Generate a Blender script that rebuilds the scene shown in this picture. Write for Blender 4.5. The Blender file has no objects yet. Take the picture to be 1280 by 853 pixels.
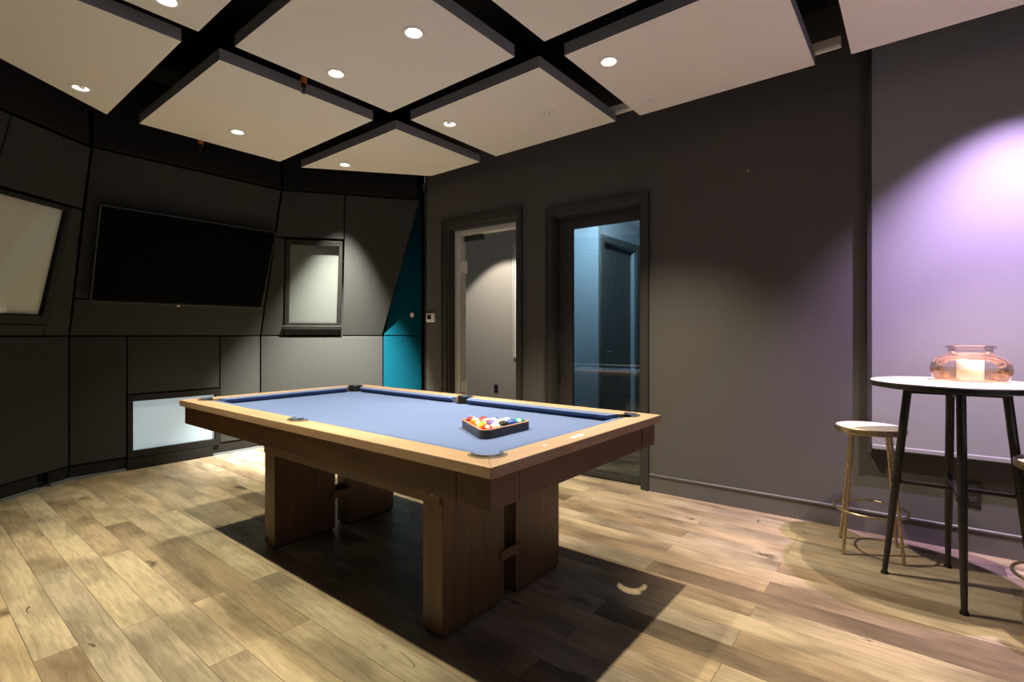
import bpy, bmesh, math, random
from mathutils import Vector, Matrix
random.seed(7)
PI = math.pi
SC = bpy.context.scene
COL = SC.collection

# ------------------------------------------------------------------ camera
CAM_H = 1.21
ANG = math.radians(51.27)                    # heading of the view, from +Y towards +X
cd = bpy.data.cameras.new('camera')
cam = bpy.data.objects.new('camera', cd); COL.objects.link(cam)
cd.sensor_fit = 'HORIZONTAL'; cd.sensor_width = 36.0
cd.lens = 632.4 / 1280 * 36.0
cd.shift_y = -(426.5 - 418.9) / 1280 * 1.0
cd.clip_start = 0.02
cam.location = (0, 0, CAM_H)
cam.rotation_euler = (PI / 2, 0, -ANG)
SC.camera = cam

# ------------------------------------------------------------------ world, exposure
w = bpy.data.worlds.new('world'); SC.world = w; w.use_nodes = True
w.node_tree.nodes['Background'].inputs[0].default_value = (0.75, 0.85, 1.0, 1)
w.node_tree.nodes['Background'].inputs[1].default_value = 0.3
SC.view_settings.view_transform = 'Standard'
SC.view_settings.look = 'None'
SC.view_settings.gamma = 1.0
SC.view_settings.use_curve_mapping = False
SC.view_settings.exposure = 0.18

# ------------------------------------------------------------------ lights
WARM = (1.0, 0.91, 0.72)
def spot(loc, power, target=None, color=WARM, size=110, blend=0.5, radius=0.022):
    l = bpy.data.lights.new('downlight_beam', 'SPOT'); l.energy = power; l.color = color
    l.spot_size = math.radians(size); l.spot_blend = blend; l.shadow_soft_size = radius
    o = bpy.data.objects.new('downlight_beam', l); COL.objects.link(o); o.location = loc
    d = (Vector(target) - Vector(loc)) if target else Vector((0, 0, -1))
    o.rotation_euler = d.to_track_quat('-Z', 'Y').to_euler()
    return o
ZT = 2.82                                     # underside of the ceiling clouds
LZ = ZT - 0.012
P0 = 155
YEL = (1.0, 0.95, 0.69)
spot((0.83, 4.25, LZ), P0 * 0.15, size=64, blend=0.8, color=YEL)
spot((0.85, 2.81, LZ), P0 * 1.2, size=84, blend=0.8, color=YEL)
spot((0.85, 2.09, LZ), P0 * 1.4, size=96, blend=0.8, color=YEL)
spot((1.76, 4.21, LZ), P0 * 1.25, size=76, blend=0.8, color=YEL)
spot((1.75, 2.79, LZ), P0 * 0.62, size=104, blend=0.8)
spot((1.77, 2.09, LZ), P0 * 0.62, size=104, blend=0.8)
spot((2.74, 4.22, LZ), P0 * 18.0, target=(3.00, 4.93, 0.3), size=58, blend=0.9, color=(1.0, 0.97, 0.86))
spot((2.71, 2.785, LZ), P0 * 1.2, size=60, blend=0.8)
spot((2.68, 1.42, LZ), P0 * 2.5, size=94, blend=0.9, color=(1.0, 0.88, 0.67))
spot((3.00, -0.42, LZ), P0 * 2.0, size=66, blend=0.7, color=(1.0, 0.86, 0.64))
spot((3.22, -0.54, LZ), 480, target=(3.81, -0.24, 0.40), color=(0.70, 0.50, 0.95), size=76, blend=0.9)
def area(loc, target, sx, sy, power, color):
    l = bpy.data.lights.new('rear_fill', 'AREA'); l.shape = 'RECTANGLE'; l.size = sx; l.size_y = sy
    l.energy = power; l.color = color
    o = bpy.data.objects.new('rear_fill', l); COL.objects.link(o); o.location = loc
    o.rotation_euler = (Vector(target) - Vector(loc)).to_track_quat('-Z', 'Y').to_euler()
area((0.2, -2.35, 1.5), (0.4, 2, 1.5), 3.4, 1.6, 5, (0.85, 0.92, 1.0))      # soft fill light, added unseen behind the camera
spot((4.6, 4.35, 2.72), 90, target=(5.4, 4.55, 0.9), size=80, blend=0.3, color=(1.0, 0.93, 0.82))   # hall lamp
spot((4.75, 2.55, 2.72), 72, target=(5.9, 3.2, 2.2), size=120, blend=0.6, color=(0.42, 0.71, 1.0))    # blue hall lamp

# ------------------------------------------------------------------ materials
def nmat(name):
    m = bpy.data.materials.new(name); m.use_nodes = True
    nt = m.node_tree; b = nt.nodes['Principled BSDF']
    return m, nt, b
def mat(name, col, rough=0.6, metal=0.0, var=0.0, scale=8.0, bump=0.0, bscale=200.0, spec=None):
    m, nt, b = nmat(name)
    b.inputs['Base Color'].default_value = (*col, 1)
    b.inputs['Roughness'].default_value = rough
    b.inputs['Metallic'].default_value = metal
    if spec is not None: b.inputs['Specular IOR Level'].default_value = spec
    tc = nt.nodes.new('ShaderNodeTexCoord')
    if var > 0:
        n = nt.nodes.new('ShaderNodeTexNoise'); n.inputs['Scale'].default_value = scale; n.inputs['Detail'].default_value = 5
        nt.links.new(tc.outputs['Object'], n.inputs['Vector'])
        r = nt.nodes.new('ShaderNodeValToRGB')
        r.color_ramp.elements[0].position = 0.3; r.color_ramp.elements[1].position = 0.7
        r.color_ramp.elements[0].color = (*[c * (1 - var) for c in col], 1)
        r.color_ramp.elements[1].color = (*[min(1, c * (1 + var)) for c in col], 1)
        nt.links.new(n.outputs['Fac'], r.inputs['Fac']); nt.links.new(r.outputs['Color'], b.inputs['Base Color'])
    if bump > 0:
        n2 = nt.nodes.new('ShaderNodeTexNoise'); n2.inputs['Scale'].default_value = bscale; n2.inputs['Detail'].default_value = 2
        nt.links.new(tc.outputs['Object'], n2.inputs['Vector'])
        bp = nt.nodes.new('ShaderNodeBump'); bp.inputs['Strength'].default_value = bump; bp.inputs['Distance'].default_value = 0.002
        nt.links.new(n2.outputs['Fac'], bp.inputs['Height']); nt.links.new(bp.outputs['Normal'], b.inputs['Normal'])
    return m
def emit(name, col, s):
    m, nt, b = nmat(name)
    b.inputs['Base Color'].default_value = (*col, 1)
    b.inputs['Emission Color'].default_value = (*col, 1); b.inputs['Emission Strength'].default_value = s
    return m
def wood(name, dark, light, axis, rough=0.4, scale=1.0):
    m, nt, b = nmat(name)
    tc = nt.nodes.new('ShaderNodeTexCoord'); mp = nt.nodes.new('ShaderNodeMapping')
    s = [22.0 * scale] * 3; s[axis] = 1.6 * scale
    mp.inputs['Scale'].default_value = s
    nt.links.new(tc.outputs['Object'], mp.inputs['Vector'])
    n = nt.nodes.new('ShaderNodeTexNoise'); n.inputs['Scale'].default_value = 1.0; n.inputs['Detail'].default_value = 7; n.inputs['Roughness'].default_value = 0.65
    n.inputs['Distortion'].default_value = 0.6
    nt.links.new(mp.outputs['Vector'], n.inputs['Vector'])
    r = nt.nodes.new('ShaderNodeValToRGB'); e = r.color_ramp.elements
    e[0].position = 0.3; e[0].color = (*dark, 1); e[1].position = 0.72; e[1].color = (*light, 1)
    nt.links.new(n.outputs['Fac'], r.inputs['Fac']); nt.links.new(r.outputs['Color'], b.inputs['Base Color'])
    b.inputs['Roughness'].default_value = rough
    bp = nt.nodes.new('ShaderNodeBump'); bp.inputs['Strength'].default_value = 0.12; bp.inputs['Distance'].default_value = 0.002
    nt.links.new(n.outputs['Fac'], bp.inputs['Height']); nt.links.new(bp.outputs['Normal'], b.inputs['Normal'])
    return m
def floor_mat():
    m, nt, b = nmat('rustic_oak_floor'); N = nt.nodes.new; L = nt.links.new
    tc = N('ShaderNodeTexCoord'); sep = N('ShaderNodeSeparateXYZ'); L(tc.outputs['Object'], sep.inputs[0])
    com = N('ShaderNodeCombineXYZ'); L(sep.outputs['Y'], com.inputs[0]); L(sep.outputs['X'], com.inputs[1])
    mp = N('ShaderNodeMapping'); mp.inputs['Rotation'].default_value = (0, 0, math.radians(0.0)); mp.inputs['Location'].default_value = (0.35, 0.045, 0)
    L(com.outputs[0], mp.inputs['Vector'])
    br = N('ShaderNodeTexBrick'); br.offset = 0.37; br.offset_frequency = 2; br.squash = 1.0
    br.inputs['Scale'].default_value = 1.0; br.inputs['Brick Width'].default_value = 1.45; br.inputs['Row Height'].default_value = 0.132
    br.inputs['Mortar Size'].default_value = 0.0013; br.inputs['Mortar Smooth'].default_value = 0.2; br.inputs['Bias'].default_value = 0.0
    br.inputs['Color1'].default_value = (0, 0, 0, 1); br.inputs['Color2'].default_value = (1, 1, 1, 1); br.inputs['Mortar'].default_value = (0.5, 0.5, 0.5, 1)
    L(mp.outputs[0], br.inputs['Vector'])
    base = N('ShaderNodeValToRGB'); e = base.color_ramp.elements
    e[0].position = 0.0; e[0].color = (0.16, 0.115, 0.075, 1); e[1].position = 1.0; e[1].color = (0.44, 0.355, 0.225, 1)
    for p, c in ((0.14, (0.29, 0.21, 0.13)), (0.3, (0.37, 0.285, 0.18)), (0.5, (0.42, 0.335, 0.215)), (0.7, (0.35, 0.285, 0.20)), (0.85, (0.41, 0.30, 0.175))):
        q = base.color_ramp.elements.new(p); q.color = (*c, 1)
    L(br.outputs['Color'], base.inputs['Fac'])
    # large soft greyish stains
    n1 = N('ShaderNodeTexNoise'); n1.inputs['Scale'].default_value = 1.0; n1.inputs['Detail'].default_value = 4
    mp1 = N('ShaderNodeMapping'); mp1.inputs['Scale'].default_value = (5.0, 2.2, 1)
    va = N('ShaderNodeVectorMath'); va.operation = 'ADD'; L(tc.outputs['Object'], va.inputs[0]); 
    sh = N('ShaderNodeVectorMath'); sh.operation = 'SCALE'; sh.inputs['Scale'].default_value = 7.0; L(br.outputs['Color'], sh.inputs[0]); L(sh.outputs[0], va.inputs[1])
    L(va.outputs[0], mp1.inputs[0]); L(mp1.outputs[0], n1.inputs['Vector'])
    r1 = N('ShaderNodeValToRGB'); r1.color_ramp.elements[0].position = 0.32; r1.color_ramp.elements[0].color = (0.33, 0.32, 0.32, 1)
    r1.color_ramp.elements[1].position = 0.58; r1.color_ramp.elements[1].color = (1, 1, 1, 1)
    L(n1.outputs['Fac'], r1.inputs['Fac'])
    mx1 = N('ShaderNodeMix'); mx1.data_type = 'RGBA'; mx1.blend_type = 'MULTIPLY'; mx1.inputs['Factor'].default_value = 0.8
    L(base.outputs['Color'], mx1.inputs['A']); L(r1.outputs['Color'], mx1.inputs['B'])
    # grain
    n2 = N('ShaderNodeTexNoise'); n2.inputs['Scale'].default_value = 1.0; n2.inputs['Detail'].default_value = 6; n2.inputs['Distortion'].default_value = 1.2
    mp2 = N('ShaderNodeMapping'); mp2.inputs['Scale'].default_value = (60, 4.5, 1); L(va.outputs[0], mp2.inputs[0]); L(mp2.outputs[0], n2.inputs['Vector'])
    r2 = N('ShaderNodeValToRGB'); r2.color_ramp.elements[0].position = 0.3; r2.color_ramp.elements[0].color = (0.62, 0.60, 0.58, 1)
    r2.color_ramp.elements[1].position = 0.62; r2.color_ramp.elements[1].color = (1.05, 1.05, 1.05, 1); L(n2.outputs['Fac'], r2.inputs['Fac'])
    mx2 = N('ShaderNodeMix'); mx2.data_type = 'RGBA'; mx2.blend_type = 'MULTIPLY'; mx2.inputs['Factor'].default_value = 0.75
    L(mx1.outputs['Result'], mx2.inputs['A']); L(r2.outputs['Color'], mx2.inputs['B'])
    # knots and cracks
    vo = N('ShaderNodeTexVoronoi'); vo.inputs['Scale'].default_value = 1.0
    mp3 = N('ShaderNodeMapping'); mp3.inputs['Scale'].default_value = (4.2, 1.9, 1)
    nd = N('ShaderNodeTexNoise'); nd.inputs['Scale'].default_value = 14; L(tc.outputs['Object'], nd.inputs['Vector'])
    vd = N('ShaderNodeVectorMath'); vd.operation = 'SCALE'; vd.inputs['Scale'].default_value = 0.12; L(nd.outputs['Color'], vd.inputs[0])
    vs = N('ShaderNodeVectorMath'); vs.operation = 'ADD'; L(va.outputs[0], vs.inputs[0]); L(vd.outputs[0], vs.inputs[1])
    L(vs.outputs[0], mp3.inputs[0]); L(mp3.outputs[0], vo.inputs['Vector'])
    r3 = N('ShaderNodeValToRGB'); r3.color_ramp.elements[0].position = 0.03; r3.color_ramp.elements[0].color = (0.16, 0.13, 0.11, 1)
    r3.color_ramp.elements[1].position = 0.14; r3.color_ramp.elements[1].color = (1, 1, 1, 1); L(vo.outputs['Distance'], r3.inputs['Fac'])
    mx3 = N('ShaderNodeMix'); mx3.data_type = 'RGBA'; mx3.blend_type = 'MULTIPLY'; mx3.inputs['Factor'].default_value = 0.85
    L(mx2.outputs['Result'], mx3.inputs['A']); L(r3.outputs['Color'], mx3.inputs['B'])
    # thin dark cracks
    nc = N('ShaderNodeTexNoise'); nc.inputs['Scale'].default_value = 1.0; nc.inputs['Detail'].default_value = 2; nc.inputs['Distortion'].default_value = 0.5
    mp5 = N('ShaderNodeMapping'); mp5.inputs['Scale'].default_value = (5.0, 1.0, 1); L(va.outputs[0], mp5.inputs[0]); L(mp5.outputs[0], nc.inputs['Vector'])
    c1 = N('ShaderNodeMath'); c1.operation = 'SUBTRACT'; c1.inputs[1].default_value = 0.5; L(nc.outputs['Fac'], c1.inputs[0])
    c2 = N('ShaderNodeMath'); c2.operation = 'ABSOLUTE'; L(c1.outputs[0], c2.inputs[0])
    c3 = N('ShaderNodeMath'); c3.operation = 'LESS_THAN'; c3.inputs[1].default_value = 0.0045; L(c2.outputs[0], c3.inputs[0])
    nm_ = N('ShaderNodeTexNoise'); nm_.inputs['Scale'].default_value = 1.0; mp6 = N('ShaderNodeMapping'); mp6.inputs['Scale'].default_value = (3.2, 1.7, 1); mp6.inputs['Location'].default_value = (4.1, 2.7, 0)
    L(va.outputs[0], mp6.inputs[0]); L(mp6.outputs[0], nm_.inputs['Vector'])
    c4 = N('ShaderNodeMath'); c4.operation = 'GREATER_THAN'; c4.inputs[1].default_value = 0.635; L(nm_.outputs['Fac'], c4.inputs[0])
    c5 = N('ShaderNodeMath'); c5.operation = 'MULTIPLY'; L(c3.outputs[0], c5.inputs[0]); L(c4.outputs[0], c5.inputs[1])
    c6 = N('ShaderNodeMath'); c6.operation = 'MULTIPLY'; c6.inputs[1].default_value = 0.8; L(c5.outputs[0], c6.inputs[0])
    mxc = N('ShaderNodeMix'); mxc.data_type = 'RGBA'; L(c6.outputs[0], mxc.inputs['Factor']); L(mx3.outputs['Result'], mxc.inputs['A']); mxc.inputs['B'].default_value = (0.06, 0.045, 0.035, 1)
    mx3 = mxc
    # joints
    mx4 = N('ShaderNodeMix'); mx4.data_type = 'RGBA'; L(br.outputs['Fac'], mx4.inputs['Factor'])
    L(mx3.outputs['Result'], mx4.inputs['A']); mx4.inputs['B'].default_value = (0.10, 0.07, 0.05, 1)
    L(mx4.outputs['Result'], b.inputs['Base Color'])
    b.inputs['Roughness'].default_value = 0.42; b.inputs['Specular IOR Level'].default_value = 0.35
    bp = N('ShaderNodeBump'); bp.inputs['Strength'].default_value = 0.15; bp.inputs['Distance'].default_value = 0.002
    L(n2.outputs['Fac'], bp.inputs['Height']); L(bp.outputs['Normal'], b.inputs['Normal'])
    return m
def glass(name, tint, refl=1.0):
    m = bpy.data.materials.new(name); m.use_nodes = True; nt = m.node_tree; nt.nodes.clear()
    o = nt.nodes.new('ShaderNodeOutputMaterial'); t = nt.nodes.new('ShaderNodeBsdfTransparent'); g = nt.nodes.new('ShaderNodeBsdfGlossy')
    t.inputs[0].default_value = (*tint, 1); g.inputs['Roughness'].default_value = 0.01; g.inputs[0].default_value = (1, 1, 1, 1)
    f = nt.nodes.new('ShaderNodeFresnel'); f.inputs['IOR'].default_value = 1.5
    mu = nt.nodes.new('ShaderNodeMath'); mu.operation = 'MULTIPLY'; mu.inputs[1].default_value = refl
    mx = nt.nodes.new('ShaderNodeMixShader'); nt.links.new(f.outputs[0], mu.inputs[0]); nt.links.new(mu.outputs[0], mx.inputs[0])
    nt.links.new(t.outputs[0], mx.inputs[1]); nt.links.new(g.outputs[0], mx.inputs[2]); nt.links.new(mx.outputs[0], o.inputs[0])
    return m
M = {}
M['floor'] = floor_mat()
M['panel'] = mat('charcoal_acoustic_fabric', (0.036, 0.0365, 0.034), 0.95, var=0.06, scale=60, bump=0.25, bscale=450, spec=0.1)
M['fascia'] = mat('black_fascia_fabric', (0.018, 0.017, 0.016), 0.95, spec=0.1)
M['teal'] = mat('teal_acoustic_fabric', (0.0, 0.060, 0.095), 0.9, var=0.06, scale=60, bump=0.25, bscale=450, spec=0.1)
M['black'] = mat('black_paint', (0.010, 0.010, 0.010), 0.8, spec=0.2)
M['wall'] = mat('dark_grey_wall_fabric', (0.098, 0.092, 0.084), 0.9, var=0.05, scale=120, bump=0.15, bscale=500, spec=0.15)
M['trim'] = mat('dark_grey_trim_paint', (0.105, 0.098, 0.09), 0.45, var=0.03)
M['casing'] = mat('dark_stained_casing', (0.034, 0.031, 0.027), 0.5, var=0.15, scale=30)
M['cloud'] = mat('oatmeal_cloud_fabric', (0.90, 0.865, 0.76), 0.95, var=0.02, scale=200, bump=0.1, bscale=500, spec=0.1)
M['cloudsideshade'] = mat('shaded_cloud_side', (0.33, 0.33, 0.33), 0.95, spec=0.1)  # shade on the panel sides put into a darker colour
M['frame'] = mat('dark_bronze_frame', (0.012, 0.011, 0.010), 0.6, var=0.2, scale=20, spec=0.2)
M['shade'] = mat('cream_roller_shade', (0.70, 0.68, 0.59), 0.9, var=0.03, scale=300)
M['blind'] = mat('grey_roller_blind', (0.24, 0.235, 0.25), 0.85, var=0.04, scale=250, bump=0.1, bscale=600)
M['white'] = mat('white_plastic', (0.80, 0.79, 0.75), 0.4)
M['offwhite'] = mat('white_painted_metal', (0.95, 0.93, 0.88), 0.45)
M['chrome'] = mat('brushed_nickel', (0.66, 0.65, 0.62), 0.25, 1.0)
M['pewter'] = mat('pewter_metal', (0.50, 0.50, 0.49), 0.28, 1.0, var=0.1)
M['alu'] = mat('aluminium_channel', (0.75, 0.72, 0.68), 0.35, 1.0)
M['steel'] = mat('dark_steel', (0.045, 0.040, 0.036), 0.38, 0.6, var=0.15, scale=40)
M['brass'] = mat('aged_brass', (0.52, 0.41, 0.26), 0.38, 1.0, var=0.25, scale=60)
M['tvbody'] = mat('tv_black_plastic', (0.006, 0.006, 0.006), 0.5, spec=0.2)
M['tvscreen'] = mat('tv_black_screen', (0.001, 0.001, 0.001), 0.6, spec=0.03)
M['tvedge'] = mat('tv_grey_bezel', (0.022, 0.022, 0.022), 0.5, 0.0)
M['wy'] = wood('walnut_oak_along_y', (0.085, 0.040, 0.016), (0.19, 0.098, 0.040), 1)
M['wx'] = wood('walnut_oak_along_x', (0.085, 0.038, 0.019), (0.17, 0.082, 0.042), 0)
M['wz'] = wood('walnut_oak_upright', (0.08, 0.038, 0.016), (0.165, 0.085, 0.037), 2)
M['rx'] = wood('oak_rail_along_x', (0.37, 0.225, 0.145), (0.51, 0.335, 0.225), 0)
M['ry'] = wood('oak_rail_along_y', (0.37, 0.22, 0.125), (0.51, 0.33, 0.20), 1)
M['cloth'] = mat('blue_billiard_cloth', (0.108, 0.148, 0.285), 0.95, var=0.03, scale=80, bump=0.1, bscale=900, spec=0.1)
M['leather'] = mat('black_leather', (0.012, 0.011, 0.011), 0.6)
M['rack'] = mat('dark_rack_wood', (0.035, 0.018, 0.014), 0.35, var=0.3, scale=40)
M['racktop'] = mat('pale_rack_top', (0.30, 0.16, 0.10), 0.5)  # lighter colour for the top layer of the rack
M['tabletop'] = wood('pale_table_laminate', (0.62, 0.50, 0.42), (0.80, 0.70, 0.62), 1, rough=0.3)
M['seat'] = mat('pale_stool_seat', (0.62, 0.55, 0.47), 0.45, var=0.1, scale=12)
M['amber'] = glass('pink_amber_glass', (0.98, 0.93, 0.91), 0.7)
M['refrtint'] = glass('refraction_tint', (0.99, 0.84, 0.64), 0.0)  # orange tint standing in for refracted light
M['clear'] = glass('clear_door_glass', (0.86, 0.92, 0.92), 1.6)
M['candle'] = mat('ivory_wax', (0.88, 0.82, 0.68), 0.5)
M['lamp'] = emit('lit_lamp_lens', (1.0, 0.95, 0.85), 9.0)
M['hall'] = mat('hall_wall_paint', (0.50, 0.46, 0.40), 0.8)
M['hallblue'] = mat('hall_white_paint', (0.60, 0.60, 0.60), 0.8)
M['hdoor'] = wood('dark_hall_door_veneer', (0.10, 0.085, 0.068), (0.23, 0.20, 0.16), 2, scale=1.6)
M['orange'] = mat('orange_plastic', (0.85, 0.24, 0.03), 0.5)
M['cream'] = mat('cream_metal_plate', (0.95, 0.93, 0.88), 0.5)
M['ledge'] = mat('grey_floor_edge_trim', (0.13, 0.14, 0.15), 0.5)

# ------------------------------------------------------------------ mesh helpers
class MB:
    def __init__(s): s.bm = bmesh.new()
    def box(s, a, b, fr=None):
        x0, y0, z0 = a; x1, y1, z1 = b
        c = [(x0,y0,z0),(x1,y0,z0),(x1,y1,z0),(x0,y1,z0),(x0,y0,z1),(x1,y0,z1),(x1,y1,z1),(x0,y1,z1)]
        v = [s.bm.verts.new(fr(*p) if fr else p) for p in c]
        for f in ((0,3,2,1),(4,5,6,7),(0,1,5,4),(1,2,6,5),(2,3,7,6),(3,0,4,7)): s.bm.faces.new([v[i] for i in f])
        return s
    def prism(s, poly, n0, n1, fr):            # poly in (a, b); fr(a, b, n) -> world
        A = [s.bm.verts.new(fr(a, b, n0)) for a, b in poly]; B = [s.bm.verts.new(fr(a, b, n1)) for a, b in poly]
        s.bm.faces.new(A[::-1]); s.bm.faces.new(B)
        k = len(poly)
        for i in range(k): s.bm.faces.new([A[i], A[(i+1) % k], B[(i+1) % k], B[i]])
        return s
    def lathe(s, prof, seg=32, c=(0,0,0), caps=True):
        rings = []
        for r, z in prof:
            rings.append([s.bm.verts.new((c[0]+r*math.cos(2*PI*i/seg), c[1]+r*math.sin(2*PI*i/seg), c[2]+z)) for i in range(seg)])
        for a, b in zip(rings, rings[1:]):
            for i in range(seg): s.bm.faces.new([a[i], a[(i+1) % seg], b[(i+1) % seg], b[i]])
        if caps:
            if prof[0][0] > 0: s.bm.faces.new(rings[0][::-1])
            if prof[-1][0] > 0: s.bm.faces.new(rings[-1])
        return s
    def tube(s, pts, rad, seg=12, closed=False):
        pts = [Vector(p) for p in pts]; rs = rad if isinstance(rad, (list, tuple)) else [rad]*len(pts)
        rings = []; n = len(pts); up = None
        for i, p in enumerate(pts):
            if closed: t = pts[(i+1) % n] - pts[i-1]
            else: t = pts[min(i+1, n-1)] - pts[max(i-1, 0)]
            t.normalize()
            if up is None:
                up = Vector((0,0,1)) if abs(t.z) < 0.9 else Vector((1,0,0))
            a = t.cross(up).normalized(); b = a.cross(t).normalized(); up = b
            rings.append([s.bm.verts.new(p + (a*math.cos(2*PI*k/seg) + b*math.sin(2*PI*k/seg))*rs[i]) for k in range(seg)])
        prs = list(zip(rings, rings[1:])) + ([(rings[-1], rings[0])] if closed else [])
        for A, B in prs:
            for k in range(seg): s.bm.faces.new([A[k], A[(k+1) % seg], B[(k+1) % seg], B[k]])
        if not closed: s.bm.faces.new(rings[0][::-1]); s.bm.faces.new(rings[-1])
        return s
    def build(s, name, m, parent=None, bevel=0.0, smooth=False, seg=2, recenter=None):
        bmesh.ops.recalc_face_normals(s.bm, faces=s.bm.faces)
        if smooth:
            for f in s.bm.faces: f.smooth = True
            for e in s.bm.edges:
                if len(e.link_faces) == 2 and e.calc_face_angle(0) > math.radians(38): e.smooth = False
        me = bpy.data.meshes.new(name); loc = Vector((0, 0, 0))
        if recenter is None: recenter = parent is None
        if recenter:
            vs = [v.co for v in s.bm.verts]
            loc = Vector(((min(v.x for v in vs)+max(v.x for v in vs))/2, (min(v.y for v in vs)+max(v.y for v in vs))/2, min(v.z for v in vs)))
            for v in s.bm.verts: v.co -= loc
        s.bm.to_mesh(me); s.bm.free(); me.materials.append(m)
        o = bpy.data.objects.new(name, me); COL.objects.link(o); o.location = loc
        if parent: o.parent = parent
        if bevel > 0:
            b = o.modifiers.new('bevel', 'BEVEL'); b.width = bevel; b.segments = seg; b.limit_method = 'ANGLE'; b.angle_limit = math.radians(40)
        return o
def tag(o, label, cat, group=None):
    o['label'] = label; o['category'] = cat
    if group: o['group'] = group
    return o
def thing(name, label, cat, loc=(0,0,0), rz=0.0, group=None):
    o = bpy.data.objects.new(name, None); COL.objects.link(o); o.location = loc; o.rotation_euler = (0, 0, rz)
    o.empty_display_size = 0.05
    return tag(o, label, cat, group)
def struct(o): o['kind'] = 'structure'; return o
def copy_tree(o, parent=None):
    c = o.copy(); COL.objects.link(c)
    if parent: c.parent = parent
    for ch in list(o.children): copy_tree(ch, c)
    return c
def V2(x, y, z=0): return Vector((x, y, z))

# ------------------------------------------------------------------ frames of the room
sA, cA = math.sin(ANG), math.cos(ANG)
FW = Vector((sA, cA, 0)); RT = Vector((cA, -sA, 0)); UP = Vector((0, 0, 1))
def hd(deg): a = math.radians(deg); return FW*math.cos(a) + RT*math.sin(a)
P12 = Vector((0.977, 5.5, 0)); P23 = Vector((2.545, 5.5, 0))
FAC = {1: (P12, -hd(2.5), hd(92.5), math.tan(math.radians(19.1))),
       2: (P12, Vector((1, 0, 0)), Vector((0, -1, 0)), math.tan(math.radians(22.5))),
       3: (P23, hd(74.5), hd(164.5), math.tan(math.radians(20.0)))}
ZS = 1.2
def LOW(k):
    P, d, n, t = FAC[k]
    return lambda s, z, o: P + d*s + UP*z + n*o
def UPP(k):
    P, d, n, t = FAC[k]; N = (n - UP*t).normalized()
    return lambda s, z, o: P + d*s + UP*z + n*((z - ZS)*t) + N*o
def FAS(k):                                   # vertical band above the leaning panels
    P, d, n, t = FAC[k]
    return lambda s, z, o: P + d*s + UP*z + n*((2.64 - ZS)*t + o)
def RW(y, z, o):                              # right wall: o is the distance out into the room
    return Vector((3.733 - 0.04*(y - 1.637) - 0.9992*o, y - 0.04*o, z))
ZC = 3.3

# ------------------------------------------------------------------ structure
struct(MB().box((-2.6, -2.7, -0.05), (7.6, 6.6, 0.0)).build('floor', M['floor'], recenter=False))
struct(MB().box((-2.6, -2.7, ZC), (3.95, 6.6, ZC + 0.08)).build('ceiling', M['black'], recenter=False))
for k, nm, s0, s1 in ((1, 'wall_left', -0.05, 3.6), (2, 'wall_back', -0.1, 1.668), (3, 'wall_corner', -0.1, 1.75)):
    m = MB(); t = FAC[k][3]
    m.prism([(s0, 0), (s1, 0), (s1, ZC), (s0, ZC)], -0.14, -0.045, LOW(k))
    struct(m.build(nm, M['black'], recenter=False))
# wall_right with two openings
m = MB()
for y0, y1, z0, z1 in ((-2.7, 1.685, 0, ZC), (1.685, 2.505, 2.25, ZC), (2.505, 2.885, 0, ZC), (2.885, 3.76, 2.30, ZC), (3.76, 4.085, 0, ZC)):
    m.prism([(y0, z0), (y1, z0), (y1, z1), (y0, z1)], -0.17, 0.0, RW)
struct(m.build('wall_right', M['wall'], recenter=False))
# recess between wall_right and the teal panels
e0 = RW(4.03, 0, -0.06); e1 = LOW(3)(1.75, 0, -0.02)
dv = (e1 - e0).normalized(); nv = Vector((dv.y, -dv.x, 0))
m = MB(); m.prism([(0, 0), ((e1-e0).length, 0), ((e1-e0).length, ZC), (0, ZC)], 0.0, 0.06, lambda a, b, n: e0 + dv*a + UP*b + nv*n)
struct(m.build('wall_recess', M['black'], recenter=False))
# walls behind the viewer
q = FAC[1][0] + FAC[1][1]*3.6
struct(MB().box((q.x - 0.25, -2.6, 0), (q.x - 0.1, q.y + 0.1, ZC)).build('wall_near_left', M['wall'], recenter=False))
m = MB(); x0 = q.x - 0.25
m.box((x0, -2.6, 0), (-1.6, -2.45, ZC)); m.box((2.0, -2.6, 0), (3.95, -2.45, ZC)); m.box((-1.6, -2.6, 0), (2.0, -2.45, 0.6)); m.box((-1.6, -2.6, 2.4), (2.0, -2.45, ZC))  # window opening added to this unseen wall for soft fill
struct(m.build('wall_near', M['wall'], recenter=False))

# skirting of the leaning wall
def base_run(k, s0, s1, nm):
    m = MB(); m.prism([(s0, 0.018), (s1, 0.018), (s1, 0.112), (s0, 0.112)], -0.045, -0.012, LOW(k)); b = struct(m.build(nm, M['frame'], recenter=False))
    m = MB(); m.prism([(s0, 0.0), (s1, 0.0), (s1, 0.018), (s0, 0.018)], -0.045, 0.012, LOW(k)); m.build('floor_edge_strip', M['ledge'], b)
base_run(1, 0.0, 0.17, 'baseboard_left'); base_run(1, 0.26, 3.5, 'baseboard_left_end')
base_run(2, 0.0, 0.385, 'baseboard_back'); base_run(2, 1.10, 1.56, 'baseboard_back_end'); base_run(3, 0.0, 1.709, 'baseboard_corner')
m = MB(); m.prism([(0.39, 0.0), (1.095, 0.0), (1.095, 0.098), (0.39, 0.098)], -0.045, 0.016, LOW(2)); struct(m.build('trim_1', M['frame'], bevel=0.003, recenter=False))

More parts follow.
